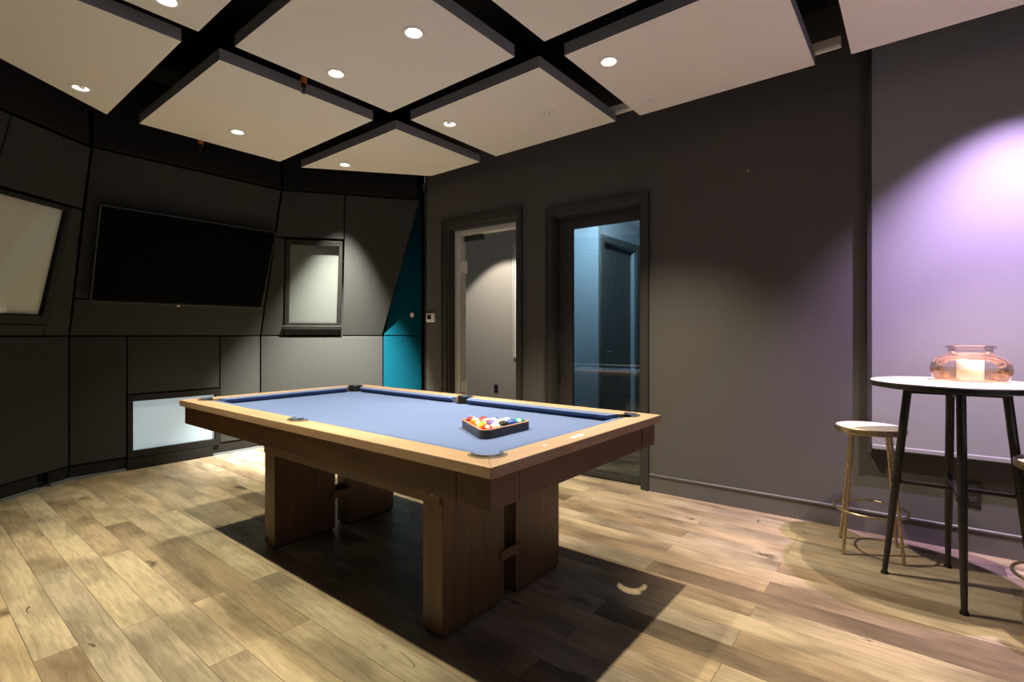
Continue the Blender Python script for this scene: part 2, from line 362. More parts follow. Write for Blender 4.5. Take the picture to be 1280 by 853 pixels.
# right wall baseboard with a bead
def rbase(y0, y1, nm):
    m = MB(); m.prism([(y0, 0), (y1, 0), (y1, 0.118), (y0, 0.118)], 0.0, 0.012, RW); b = struct(m.build(nm, M['trim'], recenter=False))
    m = MB(); m.prism([(y0, 0.118), (y1, 0.118), (y1, 0.137), (y0, 0.137)], 0.0, 0.019, RW); m.build('top_bead', M['trim'], b, bevel=0.006, seg=3)
rbase(-2.6, 1.625, 'baseboard_right'); rbase(2.57, 2.825, 'baseboard_right_middle'); rbase(3.845, 4.08, 'baseboard_right_end')

# ------------------------------------------------------------------ windows of the leaning wall
def inset(poly, d):                            # shrink a convex polygon
    out = []; k = len(poly); area2 = sum(poly[i][0]*poly[(i+1) % k][1] - poly[(i+1) % k][0]*poly[i][1] for i in range(k))
    sg = 1 if area2 > 0 else -1
    L = []
    for i in range(k):
        a = Vector(poly[i]); b = Vector(poly[(i+1) % k]); e = (b - a).normalized(); n = Vector((-e.y, e.x))*sg
        L.append((a + n*d, e))
    for i in range(k):
        p, e = L[i-1]; p2, e2 = L[i]
        den = e.x*e2.y - e.y*e2.x
        t = ((p2.x-p.x)*e2.y - (p2.y-p.y)*e2.x) / den
        out.append((p.x + e.x*t, p.y + e.y*t))
    return out
def frame_mb(outer, inner, n0, n1, fr):
    m = MB(); k = len(outer)
    for i in range(k):
        j = (i+1) % k
        m.prism([outer[i], outer[j], inner[j], inner[i]], n0, n1, fr)
    return m
def window(nm, outer, inner, fr, depth, sill=False, shade=None, proud=0.012):
    m = MB(); m.prism(inset(outer, 0.004), -0.044, -0.034, fr)
    root = struct(m.build(nm, M['frame'], recenter=False))
    frame_mb(outer, inner, -0.03, proud, fr).build('window_frame', M['frame'], root, bevel=0.003)
    m = MB(); m.prism(inset(inner, -0.003), -0.034, -0.028, fr); m.build('roller_shade', shade or M['shade'], root)
    m = MB(); m.prism(inset(inner, -0.003), -0.012, -0.008, fr); m.build('pane', M['wclear'], root)
    if sill:
        a, b = outer[0], outer[1]
        m = MB(); m.prism([(a[0]-0.012, a[1]+0.06), (b[0]+0.012, b[1]+0.06), (b[0]+0.012, b[1]+0.10), (a[0]-0.012, a[1]+0.10)], 0.0, 0.024, fr); m.build('sill', M['frame'], root, bevel=0.004)
    return root
M['wclear'] = glass('window_glass', (0.93, 0.94, 0.93), 0.06)
M['shade2'] = mat('pale_roller_shade', (0.135, 0.14, 0.132), 0.9, var=0.02, scale=300)
M['shade3'] = emit('emissive_roller_shade', (0.52, 0.63, 0.76), 0.42)  # roller shade of the low window, with a weak bluish emission
window('window_1', [(1.16, 1.295), (0.217, 1.295), (0.335, 2.178), (1.27, 2.178)], [(1.10, 1.36), (0.29, 1.36), (0.368, 2.145), (1.18, 2.145)], UPP(1), 0.03)
window('window_2', [(0.238, 1.215), (0.822, 1.215), (0.856, 2.19), (0.306, 2.19)], [(0.289, 1.345), (0.779, 1.345), (0.821, 2.14), (0.342, 2.14)], UPP(3), 0.03, sill=True, shade=M['shade2'])
window('window_3', [(0.397, 0.102), (1.163, 0.102), (1.163, 0.668), (0.397, 0.668)], [(0.437, 0.167), (1.12, 0.167), (1.12, 0.612), (0.437, 0.612)], LOW(2), 0.03, shade=M['shade3'])

# ------------------------------------------------------------------ doors in the right wall
def door_casing(y0, y1, zt, wdt, nm):
    m = MB()
    for a, b, c, d in ((y0, y0+wdt, 0, zt), (y1-wdt, y1, 0, zt), (y0+wdt, y1-wdt, zt-wdt, zt)):
        m.prism([(a, c), (b, c), (b, d), (a, d)], 0.0, 0.022, RW)
    g = struct(m.build(nm, M['casing'], bevel=0.004, recenter=False))
    m = MB(); e = 0.012
    for a, b, c, d in ((y0, y0+e, 0, zt), (y1-e, y1, 0, zt), (y0+e, y1-e, zt-e, zt)):
        m.prism([(a, c), (b, c), (b, d), (a, d)], 0.022, 0.032, RW)
    m.build('outer_bead', M['casing'], g, bevel=0.003)
    return g
d1 = door_casing(2.828, 3.84, 2.385, 0.065, 'door_1')
# jamb lining with a stop
m = MB()
m.prism([(3.745, 0), (3.762, 0), (3.762, 2.30), (3.745, 2.30)], -0.17, -0.0, RW)
m.prism([(2.885, 0), (2.895, 0), (2.895, 2.30), (2.885, 2.30)], -0.17, -0.0, RW)
m.prism([(2.895, 2.285), (3.745, 2.285), (3.745, 2.30), (2.895, 2.30)], -0.17, -0.0, RW)
m.build('jamb', M['casing'], d1)
M['jambgrey'] = mat('grey_painted_jamb', (0.66, 0.64, 0.60), 0.5)
m = MB()
m.prism([(3.675, 0), (3.745, 0), (3.745, 2.285), (3.675, 2.285)], -0.17, -0.075, RW)
m.prism([(2.895, 2.235), (3.675, 2.235), (3.675, 2.285), (2.895, 2.285)], -0.17, -0.085, RW)
m.build('door_stop', M['jambgrey'], d1, bevel=0.003)
for z in (0.62, 1.86):
    m = MB(); m.prism([(3.660, z), (3.676, z), (3.676, z+0.11), (3.660, z+0.11)], -0.16, -0.105, RW)
    m.tube([RW(3.662, z-0.01, -0.16), RW(3.662, z+0.12, -0.16)], 0.011)
    m.build('hinge', M['offwhite'], d1)
m = MB(); m.prism([(3.42, 2.175), (3.66, 2.175), (3.66, 2.232), (3.42, 2.232)], -0.165, -0.125, RW); m.build('door_closer', M['tvedge'], d1, bevel=0.004)

d2 = door_casing(1.626, 2.567, 2.325, 0.062, 'door_2')
m = MB()
m.prism([(2.488, 0), (2.505, 0), (2.505, 2.25), (2.488, 2.25)], -0.17, 0.0, RW)
m.prism([(1.688, 2.236), (2.488, 2.236), (2.488, 2.25), (1.688, 2.25)], -0.17, 0.0, RW)
m.prism([(1.686, 0), (1.70, 0), (1.70, 2.236), (1.686, 2.236)], -0.17, 0.0, RW)
m.build('jamb', M['casing'], d2)
m = MB()
for a, b, c, d in ((2.352, 2.486, 0.012, 2.232), (1.702, 1.735, 0.012, 2.232), (1.735, 2.352, 2.137, 2.232), (1.735, 2.352, 0.012, 0.052)):
    m.prism([(a, c), (b, c), (b, d), (a, d)], -0.11, -0.07, RW)
leaf = m.build('door_leaf', M['casing'], d2, bevel=0.002)
m = MB(); m.prism([(1.735, 0.052), (2.352, 0.052), (2.352, 2.137), (1.735, 2.137)], -0.093, -0.087, RW); m.build('glass', M['clear'], leaf)
m = MB(); m.tube([RW(2.44, 0.855, -0.03), RW(2.44, 1.06, -0.03)], 0.008)
m.tube([RW(2.44, 0.875, -0.07), RW(2.44, 0.875, -0.03)], 0.006); m.tube([RW(2.44, 1.04, -0.07), RW(2.44, 1.04, -0.03)], 0.006)
m.build('pull_handle', M['steel'], leaf, smooth=True)

# ------------------------------------------------------------------ halls behind the doors
X5 = 5.5
struct(MB().box((X5, 3.05, 0), (X5+0.1, 6.6, 2.9)).build('wall_hall', M['hall'], recenter=False))
def seg_wall(nm, a, b, mt, th=0.08, h=2.9):
    a = Vector((*a, 0)); b = Vector((*b, 0)); d = (b-a).normalized(); n = Vector((d.y, -d.x, 0))
    m = MB(); m.prism([(0, 0), ((b-a).length, 0), ((b-a).length, h), (0, h)], 0, th, lambda s, z, o: a + d*s + UP*z + n*o)
    return struct(m.build(nm, mt, recenter=False))
seg_wall('wall_hall_partition', (3.87, 2.70), (X5, 3.86), M['hallblue'])
m = MB(); m.box((X5 - 0.012, 3.05, 0), (X5, 3.84, 2.9)); struct(m.build('wall_hall_blue', M['hallblue'], recenter=False))
HY = 3.05
m = MB(); m.box((X5 + 0.1, HY, 0), (5.60, HY+0.08, 2.9)); m.box((6.52, HY, 0), (7.5, HY+0.08, 2.9)); m.box((5.60, HY, 2.36), (6.52, HY+0.08, 2.9))
struct(m.build('wall_hall_side', M['hallblue'], recenter=False))
struct(MB().box((7.5, -1.5, 0), (7.58, HY + 0.08, 2.9)).build('wall_hall_end', M['hallblue'], recenter=False))
struct(MB().box((3.95, 0.6, 0), (7.5, 0.7, 2.9)).build('wall_hall_near', M['hallblue'], recenter=False))
struct(MB().box((3.97, 0.6, 2.9), (7.6, 6.6, 2.98)).build('ceiling_hall', M['hallblue'], recenter=False))
struct(MB().box((3.9, 6.5, 0), (X5+0.1, 6.6, 2.9)).build('wall_hall_far', M['hall'], recenter=False))
m = MB()
for a, b, c, d in ((5.515, 5.60, 0, 2.45), (6.52, 6.64, 0, 2.45), (5.60, 6.52, 2.36, 2.45)): m.box((a, HY-0.03, c), (b, HY, d))
d3 = struct(m.build('door_3', M['hdoor'], bevel=0.006, recenter=False))
MB().box((5.605, HY+0.05, 0.01), (6.49, HY+0.09, 2.355)).build('door_leaf', M['hdoor'], d3)
m = MB(); m.tube([(5.68, HY+0.05, 1.0), (5.68, HY-0.01, 1.0), (5.80, HY-0.01, 1.0)], 0.009); m.build('lever_handle', M['chrome'], d3, smooth=True)
m = MB(); m.box((6.49, HY-0.005, 0), (6.52, HY+0.08, 2.36)); m.build('jamb', M['hallblue'], d3)
pf = thing('framed_board', 'grey framed board on the hall wall seen through the open doorway', 'framed board', (X5, 4.12, 0.89))
MB().box((-0.012, -0.24, 0.02), (0, 0.24, 1.56)).build('board', M['cream'], pf)
m = MB()
for a, b, c, d in ((-0.26, -0.235, 0, 1.58), (0.235, 0.26, 0, 1.58), (-0.235, 0.235, 0, 0.025), (-0.235, 0.235, 1.555, 1.58)): m.box((-0.03, a, c), (0, b, d))
m.build('frame', M['jambgrey'], pf, bevel=0.003)
def outlet(loc, rz, label, sx=0.07, sz=0.115, gang=1):
    t = thing('wall_outlet', label, 'outlet', loc, rz)
    MB().box((-sx/2, -0.008, 0), (sx/2, 0, sz)).build('cover_plate', M['steel'], t, bevel=0.002)
    for k in range(2): MB().box((-0.017, -0.011, 0.018 + k*sz*0.5), (0.017, -0.008, 0.018 + k*sz*0.5 + 0.028)).build('socket', M['tvedge'], t, bevel=0.001)
    return t
outlet((X5, 4.70, 0.385), -PI/2, 'small dark outlet on the hall wall seen through the open doorway')

# ------------------------------------------------------------------ acoustic panels of the leaning wall
def panel(poly, fr, label, mt=None, gap=0.005, th=0.04, group=None):
    m = MB(); m.prism(inset(poly, gap), -th, 0.0, fr)
    o = m.build('acoustic_panel', mt or M['panel'], bevel=0.006)
    return tag(o, label, 'acoustic panel')
def rect(a, b, c, d): return [(a, c), (b, c), (b, d), (a, d)]
panel(rect(0.0, 1.25, 0.115, 1.2), LOW(1), 'lowest dark grey wall panel at the far left, under the tilted left window')
panel(rect(0.0, 0.394, 0.115, 1.2), LOW(2), 'tall dark grey wall panel just left of the low bright window')
panel(rect(0.394, 1.164, 0.674, 1.2), LOW(2), 'wide dark grey wall panel directly above the low bright window')
panel(rect(1.164, 1.568, 0.115, 1.2), LOW(2), 'narrow dark grey wall panel right of the low bright window')
panel(rect(0.0, 1.276, 0.115, 1.2), LOW(3), 'wide lit grey wall panel below the upright pale window')
panel(rect(1.276, 1.715, 0.115, 1.2), LOW(3), 'lower teal wall panel behind the pool table corner', M['teal'])
panel([(1.276, 1.2), (1.715, 1.2), (1.715, 3.25), (1.40, 3.25), (1.36, 1.6), (1.312, 1.33)], LOW(3), 'tall upper teal wall panel tapering to the top', M['teal'])
panel([(0.0, 1.2), (1.568, 1.2), (1.553, 1.508), (0.006, 1.508)], UPP(2), 'dark leaning wall panel strip directly beneath the television')
panel([(0.006, 1.508), (1.553, 1.508), (1.497, 2.642), (0.027, 2.642)], UPP(2), 'large dark leaning wall panel behind the television')
panel([(0.0, 1.2), (0.223, 1.2), (0.335, 2.19), (0.238, 2.19)], UPP(1), 'narrow dark leaning panel between the tilted left window and the television')
panel([(0.223, 1.2), (1.3, 1.2), (1.3, 1.29), (0.226, 1.29)], UPP(1), 'thin dark panel strip under the tilted left window')
panel([(0.238, 2.19), (0.905, 2.19), (0.92, 2.635), (0.333, 2.635)], UPP(1), 'dark leaning panel above the tilted left window')
panel([(0.905, 2.19), (1.9, 2.19), (1.9, 2.635), (0.92, 2.635)], UPP(1), 'dark panel above the tilted left window, cut off at the left of the photo')
panel([(0.0, 1.2), (0.232, 1.2), (0.30, 2.205), (0.205, 2.205)], UPP(3), 'narrow dark leaning panel left of the upright pale window')
panel([(0.205, 2.205), (0.872, 2.205), (0.887, 2.642), (0.293, 2.642)], UPP(3), 'dark leaning panel above the upright pale window')
panel([(0.832, 1.2), (1.27, 1.2), (1.645, 2.642), (0.887, 2.642)], UPP(3), 'dark leaning panel between the upright pale window and the teal panel')
def fascia(k, s0, s1, label): panel(rect(s0, s1, 2.65, 3.28), FAS(k), label, M['fascia'], th=0.05)
fascia(1, 0.35, 2.2, 'black upper band of the left wall, under the cut ceiling panel')
fascia(2, 0.03, 1.50, 'black upper band above the television panel')
fascia(3, 0.30, 1.62, 'black upper band above the upright pale window')

# television on the leaning wall
def tvf(s, z, o): return UPP(2)(s, z, o)
tv = thing('television', 'large black wall-mounted flat television, switched off', 'television', tuple(tvf(0.79, 1.51, 0.05)))
tvl = Vector(tvf(0.79, 1.51, 0.05))
def tvp(s, z, o): return tvf(s, z, o) - tvl
m = MB(); m.prism(rect(0.098, 1.486, 1.512, 2.258), 0.03, 0.072, tvp); m.build('casing', M['tvbody'], tv, bevel=0.003)
m = MB(); m.prism(rect(0.107, 1.477, 1.528, 2.250), 0.072, 0.074, tvp); m.build('screen', M['tvscreen'], tv)
frame_mb(rect(0.095, 1.489, 1.509, 2.261), rect(0.102, 1.482, 1.517, 2.255), 0.06, 0.078, tvp).build('bezel', M['tvedge'], tv)
m = MB(); m.prism(rect(0.72, 0.745, 1.500, 1.509), 0.062, 0.076, tvp); m.build('status_light', M['chrome'], tv)
m = MB(); m.prism(rect(0.45, 1.1, 1.65, 2.1), 0.0, 0.03, tvp); m.build('wall_mount', M['steel'], tv)

# small devices on the walls
c0 = LOW(3)(1.60, 1.44, 0.0)
sr = thing('wall_sensor', 'small white oval sensor on the teal wall panel', 'sensor', tuple(c0))
n3 = FAC[3][2]; d3v = FAC[3][1]
m = MB(); pts = [(0.022*math.cos(2*PI*i/20), 0.03*math.sin(2*PI*i/20)) for i in range(20)]
m.prism(pts, 0.0, 0.022, lambda a, b, n: d3v*a + UP*b + n3*n); m.build('housing', M['white'], sr, bevel=0.006, seg=3)
m = MB(); m.prism([(p[0]*0.4, p[1]*0.3 + 0.004) for p in pts], 0.022, 0.024, lambda a, b, n: d3v*a + UP*b + n3*n); m.build('lens', M['cream'], sr)
th = thing('thermostat', 'white wall thermostat with a dark display beside the open doorway', 'thermostat', tuple(RW(4.005, 1.345, 0.0)))
o0 = RW(4.005, 1.345, 0.0)
def thp(y, z, o): return RW(y, z, o) - o0
m = MB(); m.prism(rect(3.945, 4.065, 1.345, 1.44), 0.0, 0.03, thp); m.build('housing', M['white'], th, bevel=0.012, seg=3)
m = MB(); m.prism(rect(3.985, 4.04, 1.375, 1.422), 0.0305, 0.032, thp); m.build('display', M['tvbody'], th)
m = MB()
for z in (1.385, 1.41): m.prism(rect(3.958, 3.968, z, z+0.012), 0.0305, 0.033, thp)
m.build('buttons', M['jambgrey'], th)
m = MB(); m.prism([(0.918 + 0.005*math.cos(i*PI/6), 2.346 + 0.005*math.sin(i*PI/6)) for i in range(12)], 0.0, 0.01, RW)
tag(m.build('wall_screw', M['white'], bevel=0.002), 'tiny white screw head high on the plain dark right wall', 'screw')

# roller blind on the right wall
bl0 = RW(-0.95, 0.54, 0.05)
bl = thing('roller_blind', 'wide grey roller blind hanging on the right wall under purple light', 'blind', tuple(bl0))
def blp(y, z, o): return RW(y, z, o) - bl0
m = MB(); m.prism(rect(-2.3, 0.218, 0.55, 3.25), 0.050, 0.053, blp); m.build('fabric', M['blind'], bl)
m = MB(); m.prism(rect(-2.3, 0.218, 0.523, 0.552), 0.043, 0.060, blp); m.build('bottom_bar', M['blind'], bl, bevel=0.006, seg=3)
m = MB(); m.prism(rect(0.219, 0.240, 0.50, 3.25), 0.0, 0.055, blp); m.build('side_channel', M['casing'], bl)
ol = RW(-0.238, 0.262, 0.0)
ot = outlet(tuple(ol), -PI/2, 'black twin outlet box low on the right wall behind the bar table', 0.075, 0.13)

# ------------------------------------------------------------------ ceiling clouds
TH = 0.07
HR = 0.046
def cloud(poly, holes, label):
    bm = bmesh.new(); edges = []
    vo = [bm.verts.new((x, y, ZT)) for x, y in poly]
    for i in range(len(vo)): edges.append(bm.edges.new((vo[i], vo[(i+1) % len(vo)])))
    for hx, hy in holes:
        c = [bm.verts.new((hx + HR*math.cos(2*PI*i/24), hy + HR*math.sin(2*PI*i/24), ZT)) for i in range(24)]
        for i in range(24): edges.append(bm.edges.new((c[i], c[(i+1) % 24])))
    bmesh.ops.triangle_fill(bm, use_beauty=True, edges=edges, normal=(0, 0, -1))
    vt = [bm.verts.new((x, y, ZT + TH)) for x, y in poly]
    bm.faces.new(vt)
    for i in range(len(vo)):
        j = (i+1) % len(vo); bm.faces.new([vo[i], vo[j], vt[j], vt[i]])
    o = MB.__new__(MB); o.bm = bm
    t = o.build('ceiling_panel', M['cloud'])
    t.data.materials.append(M['cloudsideshade'])
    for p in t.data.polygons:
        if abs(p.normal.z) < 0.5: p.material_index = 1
    return tag(t, label, 'ceiling panel')
CL = [
 ([(-0.03, 3.15), (1.03, 3.15), (1.03, 4.617), (-0.03, 3.81)], [(0.814, 4.254)], 'pale ceiling panel at far left with a slanted edge and one adjustable downlight'),
 ([(1.237, 3.185), (2.307, 3.185), (2.315, 4.622), (1.228, 4.622)], [(1.768, 4.206)], 'pale ceiling panel above the television with one lit downlight'),
 ([(2.515, 3.18), (3.485, 3.178), (3.485, 3.844), (2.525, 4.622)], [(2.742, 4.225)], 'smallest pale ceiling panel, wedge shaped, in the far corner'),
 ([(-0.03, 1.82), (1.053, 1.82), (1.053, 2.978), (-0.03, 2.978)], [(0.857, 2.816)], 'pale ceiling panel corner at the top left edge of the photo'),
 ([(1.234, 1.82), (2.293, 1.82), (2.302, 2.975), (1.234, 2.972)], [(1.752, 2.794), (1.774, 2.094)], 'pale ceiling panel above the pool table with two lit downlights'),
 ([(2.475, 1.775), (3.46, 1.775), (3.465, 2.965), (2.478, 2.962)], [(2.712, 2.785)], 'pale ceiling panel in front of the doors with an adjustable downlight and a blank disc'),
 ([(1.24, 0.45), (2.275, 0.45), (2.275, 1.597), (1.24, 1.597)], [], 'pale ceiling panel cut off at the top centre of the photo'),
 ([(2.46, 0.478), (3.483, 0.478), (3.482, 1.588), (2.462, 1.588)], [(2.68, 1.419)], 'large pale ceiling panel at top right with a lit downlight and a blank disc'),
 ([(2.46, -0.95), (3.48, -0.95), (3.48, 0.297), (2.46, 0.297)], [(3.10, -0.65)], 'pale ceiling panel in the top right corner of the photo'),
]
for a in CL: cloud(*a)
def downlight(x, y, label, kind, aim=0.0, group=None):
    t = thing('downlight', label, 'downlight', (x, y, ZT), 0, group)
    m = MB(); m.lathe([(HR-0.003, 0.0), (HR-0.001, -0.004), (0.060, -0.005), (0.063, -0.001), (0.063, 0.0)], 32, caps=False); m.build('trim_ring', M['offwhite'], t, smooth=True)
    if kind == 'lit':
        m = MB(); m.lathe([(HR-0.002, 0.0), (0.034, 0.024)], 32, caps=False); m.build('reflector', M['offwhite'], t, smooth=True)
        m = MB(); m.lathe([(0.034, 0.024), (0.0, 0.024)], 32, caps=False); m.build('lens', M['lamp'], t)
    else:
        m = MB(); m.lathe([(HR-0.002, 0.0), (0.045, 0.055)], 32, caps=False); m.build('housing', M['offwhite'], t, smooth=True)
        m = MB(); m.lathe([(0.045, 0.055), (0.0, 0.055)], 32, caps=False); m.build('lens', M['lamp'], t)
        hdm = MB(); hdm.lathe([(0.020, 0.0), (0.022, 0.004), (0.024, 0.025), (0.014, 0.036)], 24)
        h = hdm.build('lamp_head', M['chrome'], t, smooth=True); h.location = (0.006*math.cos(aim), 0.006*math.sin(aim), 0.006)
        h.rotation_euler = (0.55*math.sin(aim), -0.55*math.cos(aim), 0)
        m = MB(); m.box((-0.047, -0.004, 0.0), (0.047, 0.004, 0.012)); g = m.build('gimbal_bar', M['offwhite'], t); g.rotation_euler = (0, 0, aim + PI/2)
    return t
downlight(0.814, 4.254, 'adjustable downlight with a chrome head in the slanted far left ceiling panel', 'gimbal', aim=2.2)
downlight(0.857, 2.816, 'lit downlight cut off by the top left edge of the photo', 'lit')
downlight(1.768, 4.206, 'lit round downlight in the panel above the television', 'lit')
downlight(1.752, 2.794, 'lit round downlight above the pool table, left and smaller of its panel\'s pair', 'lit')
downlight(1.774, 2.094, 'lit round downlight above the pool table, right and larger of its panel\'s pair', 'lit')
downlight(2.742, 4.225, 'lit round downlight in the small wedge shaped corner panel', 'lit')
downlight(2.712, 2.785, 'small adjustable downlight with a chrome head in the panel before the doors', 'gimbal', aim=0.4)
downlight(2.68, 1.419, 'lit round downlight in the large top right ceiling panel', 'lit')
def blank(x, y, label):
    t = thing('sprinkler_cover', label, 'cover plate', (x, y, ZT))
    MB().lathe([(0.0, -0.006), (0.048, -0.006), (0.052, -0.003), (0.052, 0.0)], 32, caps=False).build('disc', M['cream'], t, smooth=True)
    MB().lathe([(0.0, -0.008), (0.005, -0.008), (0.005, -0.006)], 12, caps=False).build('centre_screw', M['steel'], t)
blank(3.028, 2.08, 'blank white disc in the ceiling panel before the doors')
blank(3.27, 1.423, 'blank white disc in the large top right ceiling panel')
def sprinkler(x, y, z, label):
    t = thing('sprinkler', label, 'sprinkler', (x, y, z))
    m = MB(); m.tube([(0, 0, 0.02), (0, 0, ZC - z)], 0.012); m.build('pipe', M['black'], t)
    m = MB(); m.lathe([(0.017, 0.03), (0.019, 0.032), (0.019, 0.07), (0.017, 0.072)], 20); m.build('coupling', M['orange'], t, smooth=True)
    m = MB(); m.lathe([(0.0, -0.03), (0.017, -0.03), (0.018, -0.026), (0.006, -0.02), (0.006, 0.0), (0.016, 0.006), (0.016, 0.03)], 20, caps=False); m.build('deflector', M['steel'], t, smooth=True)
sprinkler(1.70, 3.08, 2.797, 'orange and black sprinkler hanging in the gap between two ceiling panels')
sprinkler(1.695, 4.74, 2.797, 'dim orange and black sprinkler behind the ceiling panel above the television')
m = MB(); m.box((3.58, 0.36, 2.945), (3.63, 3.12, 3.0)); m.box((3.585, 0.36, 2.935), (3.592, 3.12, 2.945))
tag(m.build('metal_channel', M['offwhite'], bevel=0.002), 'bright metal channel behind the ceiling panels along the right wall', 'metal channel')

# ------------------------------------------------------------------ pool table
TX0, TX1, TY0, TY1, TZ = 1.177, 2.502, 1.027, 3.638, 0.80
RWD = 0.11                                     # wooden rail width
CU = 0.045                                     # cushion
BED = 0.762
pt = thing('pool_table', 'long wooden pool table with blue cloth in the middle of the room', 'pool table', ((TX0+TX1)/2, (TY0+TY1)/2, 0))
ptl = Vector(pt.location)
def W(x, y, z): return Vector((x, y, z)) - ptl
PR = 0.056
ix0, ix1, iy0, iy1 = TX0+RWD, TX1-RWD, TY0+RWD, TY1-RWD
yc = (TY0+TY1)/2
pcs = {'B': (ix0+0.02, iy0+0.02), 'C': (ix1-0.02, iy0+0.02), 'A': (ix0+0.02, iy1-0.02), 'D': (ix1-0.02, iy1-0.02)}
side = {'L': (ix0-0.005, yc), 'R': (ix1+0.005, yc)}
def arc(c, r, a0, a1, n=14): return [(c[0]+r*math.cos(a0+(a1-a0)*i/n), c[1]+r*math.sin(a0+(a1-a0)*i/n)) for i in range(n+1)]
def long_rail(xo, xi, sgn):                    # long rail in local coordinates with +u into the table
    def tr(u, v): return (xo + sgn*u, v)
    c = RWD + 0.02
    q = math.asin((c-RWD)/PR)
    poly = [(0, TY0), (0, TY1)]
    # far corner pocket
    cc = (c, TY1-c); poly += arc(cc, PR, PI*3/4, 3*PI/2 - q, 14)
    cs = (RWD-0.005, yc); qq = math.asin(0.005/PR)
    poly += arc(cs, PR, PI/2 - qq, 3*PI/2 + qq, 20)
    cc = (c, TY0+c); poly += arc(cc, PR, PI/2 + q, PI*5/4, 14)
    return [tr(u, v) for u, v in poly]
def short_rail(yo, sgn):
    c = RWD + 0.02; q = math.asin((c-RWD)/PR)
    w_ = TX1 - TX0
    poly = [(0, 0), (w_, 0)]
    poly += arc((w_-c, c), PR, -PI/4, -PI + q, 14)
    poly += arc((c, c), PR, -q, -PI*3/4, 14)
    return [(TX0 + u, yo + sgn*v) for u, v in poly]
for nm, pl, mt in (('rail', long_rail(TX0, ix0, 1), 'ry'), ('rail', long_rail(TX1, ix1, -1), 'ry'), ('rail', short_rail(TY0, 1), 'rx'), ('rail', short_rail(TY1, -1), 'rx')):
    m = MB(); m.prism(pl, TZ-0.038, TZ, W); m.build(nm, M[mt], pt, bevel=0.003)
# cushions
def cushion(p0, p1, inn, c0, c1):
    p0 = Vector((*p0, 0)); p1 = Vector((*p1, 0)); inn = Vector((*inn, 0)); d = (p1-p0).normalized()
    prof = [(0.0, TZ), (CU, TZ-0.006), (CU, TZ-0.010), (CU*0.35, BED+0.001), (0.0, BED+0.001)]
    m = MB()
    A = [m.bm.verts.new(p0 + d*(c0*u) + inn*u + UP*z - ptl) for u, z in prof]
    B = [m.bm.verts.new(p1 - d*(c1*u) + inn*u + UP*z - ptl) for u, z in prof]
    m.bm.faces.new(A[::-1]); m.bm.faces.new(B)
    for i in range(5): m.bm.faces.new([A[i], A[(i+1) % 5], B[(i+1) % 5], B[i]])
    m.build('cushion', M['cloth'], pt, bevel=0.003)
PG = 0.075; SG = 0.058
for x, inn in ((ix0, (1, 0)), (ix1, (-1, 0))):
    cushion((x, iy0+PG), (x, yc-SG), inn, 0.9, 0.35); cushion((x, yc+SG), (x, iy1-PG), inn, 0.35, 0.9)
for y, inn in ((iy0, (0, 1)), (iy1, (0, -1))):
    cushion((ix0+PG, y), (ix1-PG, y), inn, 0.9, 0.9)
# bed with pocket cut-outs
bm = bmesh.new(); c = 0.02; R2 = PR
bx0, bx1, by0, by1 = ix0-0.03, ix1+0.03, iy0-0.03, iy1+0.03
def corner(cx, cy, a0, a1): return arc((cx, cy), R2, a0, a1, 14)
h = 0.05; qa = math.acos(min(1, h/R2))
poly = []
poly += corner(pcs['B'][0], pcs['B'][1], PI - qa, -PI/2 + qa)
poly += corner(pcs['C'][0], pcs['C'][1], 3*PI/2 - qa, qa)
dx = bx1 - side['R'][0]; qs = math.acos(dx/R2)
poly += corner(side['R'][0], side['R'][1], -qs, -(2*PI - qs))
poly += corner(pcs['D'][0], pcs['D'][1], 2*PI - qa, PI/2 + qa)
poly += corner(pcs['A'][0], pcs['A'][1], PI/2 - qa, -PI + qa)
poly += corner(side['L'][0], side['L'][1], PI - qs, -PI + qs)
m = MB(); m.prism(poly, BED-0.03, BED, W); m.build('bed_cloth', M['cloth'], pt)
# pocket liners and metal irons
def pocket(cx, cy, a0, a1, part=False):
    n = 24
    m = MB()
    for i in range(n):
        p = [(cx+(R2-0.007)*math.cos(t), cy+(R2-0.007)*math.sin(t)) for t in (a0+(a1-a0)*i/n, a0+(a1-a0)*(i+1)/n)]
        o_ = [(cx+(R2-0.001)*math.cos(t), cy+(R2-0.001)*math.sin(t)) for t in (a0+(a1-a0)*i/n, a0+(a1-a0)*(i+1)/n)]
        m.prism([p[0], p[1], o_[1], o_[0]], 0.67, TZ-0.004, W)
    bmesh.ops.remove_doubles(m.bm, verts=m.bm.verts, dist=1e-5)
    cx2, cy2, rb = (cx, cy, R2) if not part else (cx + 0.012, cy + 0.012, 0.043)
    m.lathe([(0.0, 0.672), (rb, 0.672)], 24, c=tuple(W(cx2, cy2, 0)), caps=False)
    if not part: m.lathe([(0.0, 0.674), (R2+0.004, 0.674), (R2+0.004, BED-0.028)], 24, c=tuple(W(cx, cy, 0)), caps=False)
    m.build('pocket_liner', M['leather'], pt)
    m = MB(); pts = []
    def ring(r0, r1, z0, z1):
        for i in range(n):
            t0, t1 = a0+(a1-a0)*i/n, a0+(a1-a0)*(i+1)/n
            m.prism([(cx+r0*math.cos(t0), cy+r0*math.sin(t0)), (cx+r0*math.cos(t1), cy+r0*math.sin(t1)), (cx+r1*math.cos(t1), cy+r1*math.sin(t1)), (cx+r1*math.cos(t0), cy+r1*math.sin(t0))], z0, z1, W)
    ring(R2-0.004, R2+0.014, TZ-0.002, TZ+0.004); ring(R2-0.006, R2+0.001, TZ-0.012, TZ+0.008)
    m.build('pocket_iron', M['pewter'], pt)
g = 1.25
pocket(*pcs['B'], PI*5/4 - g*1.15, PI*5/4 + g*1.15); pocket(*pcs['C'], -PI/4 - g*1.15, -PI/4 + g*1.15, True)
